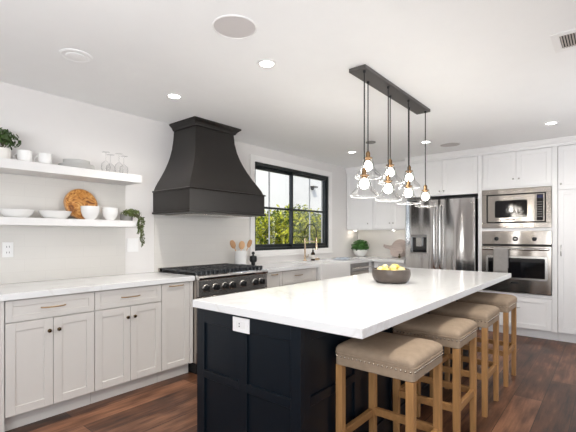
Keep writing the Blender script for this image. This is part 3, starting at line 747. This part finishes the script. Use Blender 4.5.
# wall plates
def outlet(name, x, z, label, parts=True):
    t = thing(name, label, 'outlet', (x, WL-.0075, z))
    MB().box(-.036, .036, -.006, 0, -.058, .058).build('cover_plate', 'plastic', t, bevel=.002)
    g = MB()
    for dz in (-.022, .022): g.box(-.010, -.007, -.0068, -.0061, dz-.006, dz+.008).box(.007, .010, -.0068, -.0061, dz-.006, dz+.008)
    g.build('slots', 'dark', t)
    return t
outlet('wall_outlet', .938, 1.178, 'white double wall outlet under the lower shelf at far left')
t = thing('switch_plate', 'white blank switch plate on the wall below the trailing plant', 'switch', (1.963, WL-.0005, 1.195))
MB().box(-.058, .058, -.006, 0, -.066, .066).build('cover_plate', 'plastic', t, bevel=.002)
for dx in (-.026, .026): MB().box(dx-.016, dx+.016, -.0085, -.0062, -.033, .033).build('rocker', 'plastic', t, bevel=.001)

# crock with spoons, grinder
t = thing('utensil_crock', 'white ribbed crock of wooden spoons right of the range', 'crock', (3.262, 3.45, .9155))
MB().lathe([(.062, 0), (.066, .004), (.070, .03), (.070, .165), (.073, .18), (.072, .19), (.064, .19), (.062, .17), (.062, .012), (.003, .01)], n=28).build('crock', 'ceram', t, smooth=True)
def spoon(bx, by, tx, ty, L_, m, label, rx=.024, kx=1.25):
    a = Vector((bx, by, .013)); b_ = Vector((tx, ty, L_)); d_ = (b_-a).normalized()
    g = MB(); g.tube([a, a.lerp(b_, .72)], .005, 8)
    rot = d_.to_track_quat('Z', 'X').to_matrix()
    g.ball(a.lerp(b_, .86), (rx*kx, .009, .054), 14, 8, rot=Matrix.Rotation(math.radians(-50.3), 3, 'Z').to_3x3() @ Matrix.Rotation((b_-a).x*2.0, 3, 'Y'))
    o = g.build('wooden_spoon', m, smooth=True, loc=(3.262, 3.45, .9155)); return tag(o, label, 'spoon', 'wooden spoons in the crock')
spoon(.03, .0, -.135, .02, .31, 'spoon', 'dark wooden spoon leaning left in the white crock', .026)
spoon(-.01, .02, .045, .02, .295, 'spoon2', 'round light wooden spoon standing in the middle of the crock', .03)
spoon(-.03, -.02, .155, -.02, .315, 'spoon', 'wooden spatula leaning right in the crock, beside the window casing', .022)
t = thing('pepper_mill', 'black mill jar with knob lid between the crock and the window', 'mill', (3.475, 3.45, .9155))
MB().lathe([(.022, 0), (.026, .02), (.026, .035), (.044, .05), (.048, .075), (.044, .112), (.036, .118), (.003, .118)], n=20).build('jar', 'black', t, smooth=True)
MB().lathe([(.012, .1185), (.010, .135), (.020, .145), (.018, .165), (.006, .172)], n=14).build('lid', 'black', t, smooth=True)

# corner plant and boards
t = thing('potted_herb', 'round green leafy plant in a white bowl in the counter corner', 'plant', (6.10, 3.405, .9155))
MB().lathe([(.05, 0), (.06, .004), (.105, .05), (.120, .10), (.125, .125), (.117, .125), (.10, .06), (.05, .02), (.003, .018)], n=30).build('bowl', 'ceram', t, smooth=True)
MB().lathe([(.004, .095), (.108, .098), (.10, .11), (.004, .112)], n=20).build('soil', 'soil', t)
g = MB(); leaves(g, (0, 0, .175), (.165, .16, .13), 700, .016, .028, hollow=.45); g.build('foliage', 'leaf3', t)
def paddle(name, y, r, lean, handle_ang, x, m, label, L_=.15):
    t = thing(name, label, 'board', (x, y, .9155), RB)
    g = MB(); n = 40; pts = []
    ha = handle_ang; hw = math.asin(.028/r)
    k_ = [ha+hw+(2*PI-2*hw)*i/n for i in range(n+1)]
    pts = [(r*math.cos(a), r+r*math.sin(a)) for a in k_]
    d_ = Vector((math.cos(ha), math.sin(ha))); p_ = Vector((-d_.y, d_.x)); c_ = Vector((0, r))
    e = r+L_
    for (al, w_) in ((r+.03, -.018), (e-.03, -.020), (e-.01, -.026), (e, -.012), (e, .012), (e-.01, .026), (e-.03, .020), (r+.03, .018)):
        q_ = c_+d_*al+p_*w_; pts.append((q_.x, q_.y))
    g.rings([[(q_[0], y_, q_[1]) for q_ in pts] for y_ in (-.009, .009)])
    o = g.build('board', m, t, bevel=.003); o.rotation_euler = (-math.radians(lean), 0, 0)
    o.location = (0, 0, .004)
    g = MB(); q_ = c_+d_*(e-.028); g.ball((0, 0, 0), (.008, .0105, .008), 10, 6); h_ = g.build('hanging_hole', 'dark', o); h_.location = (q_.x, 0, q_.y)
    return t
paddle('cutting_board', 2.775, .155, 12, math.radians(172), 6.285, 'greywood', 'large washed wood paddle board leaning on the backsplash beside the refrigerator', .15)
paddle('cutting_board', 2.80, .115, 14, math.radians(163), 6.225, 'greywood', 'smaller washed wood paddle board leaning in front of the larger one', .12)
g = MB(); 
rope = [(0, 0, 0), (.004, -.004, -.03), (-.004, -.006, -.06), (.003, -.004, -.09)]
tag(MB().ball((0, 0, .022), (.022, .022, .022), 12, 8).ball((0, 0, .058), (.013, .013, .016), 10, 6).build('pine_ornament', 'stem', smooth=True, loc=(6.13, 2.70, .9155)), 'small dark brown ornament at the foot of the paddle boards', 'ornament')

# under-cabinet light
t = thing('under_cabinet_light', 'small white puck light under the upper cabinets', 'light', (6.08, 3.50, 1.3845))
MB().lathe([(.034, 0), (.034, -.010), (.028, -.012), (.003, -.012)], n=18).build('housing', 'plastic', t, smooth=True)
MB().lathe([(.024, -.0125), (.024, -.014), (.003, -.0145)], n=16).build('lens', 'lens', t)
def lamp(kind, loc, power, color, parent, size=.05, spot=None):
    d = bpy.data.lights.new('lamp_light', kind); d.energy = power; d.color = color
    if kind == 'SPOT': d.spot_size = spot; d.spot_blend = .9; d.shadow_soft_size = size
    elif kind == 'POINT': d.shadow_soft_size = size
    o = bpy.data.objects.new('lamp_light', d); C.objects.link(o); o.location = loc; o.parent = parent
    return o
lamp('POINT', (0, 0, -.04), .32, (1, .88, .72), t, .02)
t = copy_tree(t); t.location = (6.08, 2.78, 1.3845); t['label'] = 'small white puck light under the upper cabinets, above the paddle boards'

# ------------------------------------------------------------------ island
IX0, IX1, IY0, IY1 = 1.39, 4.392, .768, 1.876
BX0, BX1, BY0, BY1 = 1.415, 4.34, 1.10, 1.866
t = thing('kitchen_island', 'dark navy panelled island base under the white quartz top', 'island')
MB().box(BX0+.02, BX1-.02, BY0+.02, BY1-.02, .001, .871).build('body', 'navy', t)
def panels_x(x, sgn, name):      # end panel in the y-z plane with face at x
    g = MB(); a, b_ = (x, x+sgn*.019)
    hs = [(.001, .13), (.475, .519), (.79, .871)]
    vs = [(BY0, 1.16), (1.453, 1.513), (1.801, BY1)]
    for z0, z1 in hs:
        for i in range(2): g.box(a, b_, vs[i][1], vs[i+1][0], z0, z1)
    for y0, y1 in vs: g.box(a, b_, y0, y1, .001, .871)
    g.box(x+sgn*.012, x+sgn*.0185, BY0+.03, BY1-.03, .10, .85)
    return g.build(name, 'navy', t, bevel=.0015, seg=1)
panels_x(BX0, 1, 'end_panel'); panels_x(BX1, -1, 'end_panel')
def panels_y(y, sgn, name):
    g = MB(); a, b_ = (y, y+sgn*.019); n = 6; st = .06; X0_, X1_ = BX0+.0195, BX1-.0195
    wc = (X1_-X0_-st)/n
    for i in range(n+1): g.box(X0_+i*wc, X0_+i*wc+st, a, b_, .001, .871)
    for i in range(n):
        for z0, z1 in ((.001, .13), (.475, .519), (.79, .871)): g.box(X0_+i*wc+st, X0_+(i+1)*wc, a, b_, z0, z1)
    g.box(X0_+.03, X1_-.03, y+sgn*.012, y+sgn*.0185, .10, .85)
    return g.build(name, 'navy', t, bevel=.0015, seg=1)
panels_y(BY0, 1, 'side_panel'); panels_y(BY1, -1, 'side_panel')
t2 = tag(MB().box(IX0, IX1, IY0, IY1, .872, .915).build('island_countertop', 'quartz', bevel=.003), 'long white quartz slab on the navy island', 'countertop')
# outlet on the island end
t = thing('island_outlet', 'white horizontal outlet on the navy end of the island', 'outlet', (BX0-.0005, 1.49, .820))
MB().box(-.006, 0, -.062, .062, -.038, .038).build('cover_plate', 'plastic', t, bevel=.002)
MB().box(-.0075, -.0062, -.034, .034, -.017, .017).build('receptacle', 'ceram', t, bevel=.001)
MB().box(-.0086, -.0077, -.004+.010, .002+.010, .004, .010).box(-.0086, -.0077, .006, .012, -.010, -.004).build('slots', 'dark', t)

# bowl of lemons
BC = (2.915, 1.352, .9155)
t = tag(MB().lathe([(.10, 0), (.118, .004), (.136, .022), (.149, .055), (.150, .080), (.146, .106), (.139, .108), (.140, .08), (.138, .055), (.12, .018), (.003, .012)], n=48).build('fruit_bowl', 'bowl', smooth=True, loc=BC), 'dark brown stone bowl of yellow fruit on the island', 'bowl')
fr = [(-.075, -.055, .058, 0), (.0, -.082, .060, 1), (.078, -.050, .058, 0), (.085, .03, .060, 1), (.02, .085, .058, 0), (-.06, .068, .060, 1), (-.095, .005, .060, 0), (0, 0, .056, 0), (-.035, -.03, .088, 1), (.045, -.012, .089, 0), (-.015, .045, .087, 1)]
wh = ['at the left front', 'at the front', 'at the right front', 'at the right', 'at the back', 'at the left back', 'at the left', 'deep in the middle', 'on top at the left', 'on top at the right', 'on top at the back']
for i, (x, y, z, k_) in enumerate(fr):
    g = MB(); rot = Matrix.Rotation(i*1.3, 3, 'Z') @ Matrix.Rotation(.3*math.sin(i*2.1), 3, 'Y')
    rs = []
    for j in range(11):
        a = PI*(j+.35)/11.7; xx = -math.cos(a)*.036; rr = .0255*math.sin(a)**.85
        if j in (0, 10): rr *= .6
        rs.append([rot @ Vector((xx, rr*math.cos(2*PI*q_/12), rr*math.sin(2*PI*q_/12))) for q_ in range(12)])
    g.rings(rs)
    tag(g.build('lemon', 'pale' if k_ else 'lemon', smooth=True, loc=(BC[0]+x, BC[1]+y, BC[2]+z+(.038 if z < .07 else .030))), ('pale yellow' if k_ else 'bright yellow')+' lemon '+wh[i]+' of the dark fruit bowl', 'fruit', 'lemons in the dark bowl')

# ------------------------------------------------------------------ stools
def make_stool(x, y, label):
    t = thing('bar_stool', label, 'stool', (x, y, 0), 0, 'upholstered stools along the island')
    hx, hy = .197, .207; lt = .038
    g = MB(); rs = []
    for z, d_, r_ in ((.632, .004, .018), (.636, 0, .02), (.690, 0, .02), (.693, .003, .02), (.697, -.002, .022), (.712, -.004, .028), (.726, .002, .035), (.737, .016, .045), (.744, .04, .05), (.749, .08, .05), (.752, .13, .04)):
        rs.append(rrect(hx-d_, hy-d_, max(.01, min(r_, hx-d_-.01)), z, 6))
    g.rings(rs); seat = g.build('seat', 'linen', t, smooth=True)
    pr = [Vector(p) for p in rrect(hx+.002, hy+.002, .022, .6935, 6)]; pr.append(pr[0])
    MB().tube(pr, .0035, 6, caps=False).build('piping', 'linen', seat, smooth=True)
    g = MB()
    def nails(a, b_, fix, axis):
        n = int((b_-a)/.0215)
        for i in range(n+1):
            v = a+(b_-a)*i/n
            g.ball((v, fix, .678) if axis == 'x' else (fix, v, .678), .0058, 8, 5)
    nails(-hx+.015, hx-.015, -hy, 'x'); nails(-hx+.015, hx-.015, hy, 'x'); nails(-hy+.015, hy-.015, -hx, 'y'); nails(-hy+.015, hy-.015, hx, 'y')
    g.build('nailhead_trim', 'nail', seat, smooth=True)
    for sx in (-1, 1):
        for sy in (-1, 1):
            cx = sx*(hx-lt/2-.003); cy = sy*(hy-lt/2-.003)
            MB().rings([rrect(lt/2*.88, lt/2*.88, .003, .0005, 2, cx, cy), rrect(lt/2, lt/2, .003, .3, 2, cx, cy), rrect(lt/2, lt/2, .003, .6315, 2, cx, cy)]).build('leg', 'oak', t)
    i_ = hx-lt-.003; j_ = hy-lt-.003
    for s_ in (-1, 1):
        yy = s_*(hy-lt/2-.003); MB().box(-i_, i_, yy-.012, yy+.012, .250, .292).build('stretcher', 'oakx', t, bevel=.002)
        xx = s_*(hx-lt/2-.003); MB().box(xx-.012, xx+.012, -j_, j_, .255, .297).build('stretcher', 'oakx', t, bevel=.002)
    return t
st = make_stool(1.882, .882, 'nearest taupe upholstered wooden bar stool, at the front corner of the island')
for x, y, lab in ((2.555, .882, 'taupe upholstered wooden bar stool, second from the front of the island'),
               (3.21, .882, 'taupe upholstered wooden bar stool, third from the front of the island'),
               (3.93, .882, 'farthest taupe upholstered wooden bar stool, nearest the wall oven')):
    o = copy_tree(st); o.location = (x, y, 0); o['label'] = lab

# ------------------------------------------------------------------ pendant
t = thing('pendant_canopy', 'long black metal ceiling canopy that carries seven pendant lamps', 'ceiling canopy', (3.025, 1.368, ZC-.0005))
MB().box(-.625, .625, -.065, .065, -.026, 0).build('plate', 'canopy', t, bevel=.002)
def make_pendant(x, y, zb, label):
    # zb: bulb centre height
    t = thing('pendant_lamp', label, 'lamp', (x, y, ZC-.027), 0, 'clear glass pendants over the island')
    z = zb-(ZC-.027)
    MB().lathe([(.010, -.0005), (.010, -.012), (.004, -.02)], n=12).build('strain_relief', 'black', t, smooth=True)
    MB().tube([(0, 0, -.02), (0, 0, z+.108)], .0045, 8).build('cord', 'cord', t, smooth=True)
    sk = MB().lathe([(.006, z+.112), (.010, z+.105), (.0165, z+.098), (.0165, z+.068), (.020, z+.065), (.033, z+.062), (.033, z+.055), (.020, z+.052), (.018, z+.040), (.004, z+.038)], n=20).build('socket', 'brass', t, smooth=True)
    sh = MB().lathe([(.031, z+.054), (.036, z+.044), (.041, z+.026), (.045, z+.004), (.050, z-.016), (.060, z-.032), (.074, z-.046), (.086, z-.058), (.094, z-.069), (.097, z-.079), (.094, z-.088)], n=36, cap0=False, cap1=False).build('glass_shade', 'glass', t, smooth=True)
    MB().tube([(.0945*math.cos(2*PI*k/36), .0945*math.sin(2*PI*k/36), z-.088) for k in range(37)], .0013, 6, caps=False).build('shade_rim', 'rim', sh, smooth=True)
    MB().lathe([(.012, z+.037), (.016, z+.030), (.026, z+.018), (.033, z+.002), (.033, z-.012), (.024, z-.026), (.010, z-.034), (.002, z-.0355)], n=20).build('bulb', 'bulb', t, smooth=True)
    lamp('POINT', (0, 0, z-.06), 2.1, (1, .95, .88), t, .03)
    return t
p0 = make_pendant(2.436, 1.33, 1.648, 'low-hanging glass pendant at the near end of the canopy')
for x, y, dz, lab in ((2.815, 1.33, 0, 'low-hanging glass pendant, second of the low ones from the near end'), (3.203, 1.33, 0, 'low-hanging glass pendant, third of the low ones from the near end'), (3.594, 1.33, 0, 'low-hanging glass pendant at the far end of the canopy')):
    o = copy_tree(p0); o.location = (x, y, ZC-.027); o['label'] = lab
p1 = make_pendant(2.63, 1.405, 1.808, 'higher glass pendant nearest the near end of the canopy')
for x, lab in ((3.01, 'higher glass pendant in the middle of the three high ones'), (3.40, 'higher glass pendant nearest the far end of the canopy')):
    o = copy_tree(p1); o.location = (x, 1.405, ZC-.027); o['label'] = lab

# ------------------------------------------------------------------ ceiling things
def downlight(x, y, label):
    t = thing('recessed_light', label, 'ceiling light', (x, y, ZC-.0005), 0, 'recessed downlights in the ceiling')
    MB().lathe([(.068, 0), (.068, -.004), (.050, -.006), (.046, -.003), (.046, -.001)], n=28).build('trim_ring', 'plastic', t, smooth=True)
    MB().lathe([(.0455, -.0015), (.0455, -.003), (.003, -.0032)], n=24).build('lens', 'lens', t)
    o = lamp('SPOT', (0, 0, -.015), 32, (1, .96, .90), t, .045, math.radians(150))
    return t
d0 = downlight(1.964, 1.82, 'recessed ceiling light between the round speaker and the pendant canopy')
for x, y, lab in ((1.922, 2.846, 'recessed ceiling light left of the hood, near the left wall'), (4.813, 2.822, 'recessed ceiling light in front of the window, near the corner'),
                  (4.885, 1.80, 'recessed ceiling light behind the far end of the pendant canopy'), (4.905, .49, 'recessed ceiling light before the oven cabinet at the right'),
                  (1.95, .49, 'recessed ceiling light above the near stool, outside the view'),):
    o = copy_tree(d0); o.location = (x, y, ZC-.0005); o['label'] = lab
    if 'near stool' in lab:
        for ch in o.children:
            if ch.type == 'LIGHT': ch.data = ch.data.copy(); ch.data.energy = 75; ch.data.shadow_soft_size = .03
def speaker(x, y, r, label):
    t = thing('ceiling_speaker', label, 'speaker', (x, y, ZC-.0005))
    MB().lathe([(r, 0), (r, -.004), (r*.95, -.006), (r*.94, -.003)], n=44).build('rim', 'plastic', t, smooth=True)
    MB().lathe([(r*.935, -.001), (r*.935, -.0035), (.003, -.004)], n=40).build('grille', 'speaker', t, smooth=True)
speaker(1.505, 1.64, .125, 'large round grey ceiling speaker nearest the viewpoint')
speaker(5.227, 1.613, .125, 'far round ceiling speaker above the refrigerator')
t = thing('smoke_detector', 'round white smoke detector on the ceiling at upper left', 'smoke detector', (1.08, 2.70, ZC-.0005))
MB().lathe([(.098, 0), (.098, -.004), (.085, -.008), (.080, -.005), (.060, -.006)], n=40).build('base', 'ceil', t, smooth=True)
MB().lathe([(.059, -.0062), (.056, -.010), (.030, -.013), (.003, -.0135)], n=30).build('cover', 'ceil', t, smooth=True)
t = thing('ceiling_sensor', 'small grey disc on the ceiling behind the near pendants', 'sensor', (4.45, 2.34, ZC-.0005))
MB().lathe([(.062, 0), (.062, -.010), (.045, -.014), (.003, -.015)], n=28).build('disc', 'darkvent', t, smooth=True)
# air vent
t = thing('air_vent', 'white ceiling air vent with slats at the upper right', 'vent', (2.887, .08, ZC-.0005))
MB().box(-.140, -.096, -.20, .20, -.008, 0).box(.096, .140, -.20, .20, -.008, 0).box(-.0959, .0959, .160, .20, -.008, 0).box(-.0959, .0959, -.20, -.160, -.008, 0).build('frame', 'plastic', t, bevel=.002)
MB().box(-.0955, .0955, -.1595, .1595, -.0015, -.0003).build('backing', 'dark', t)
for i in range(23):
    y = -.152+i*.0138
    MB().rings([[(x, y-.0042, -.009), (x, y-.003, -.010), (x, y+.0052, -.003), (x, y+.004, -.002)] for x in (-.0955, .0955)]).build('slat', 'vent', t)
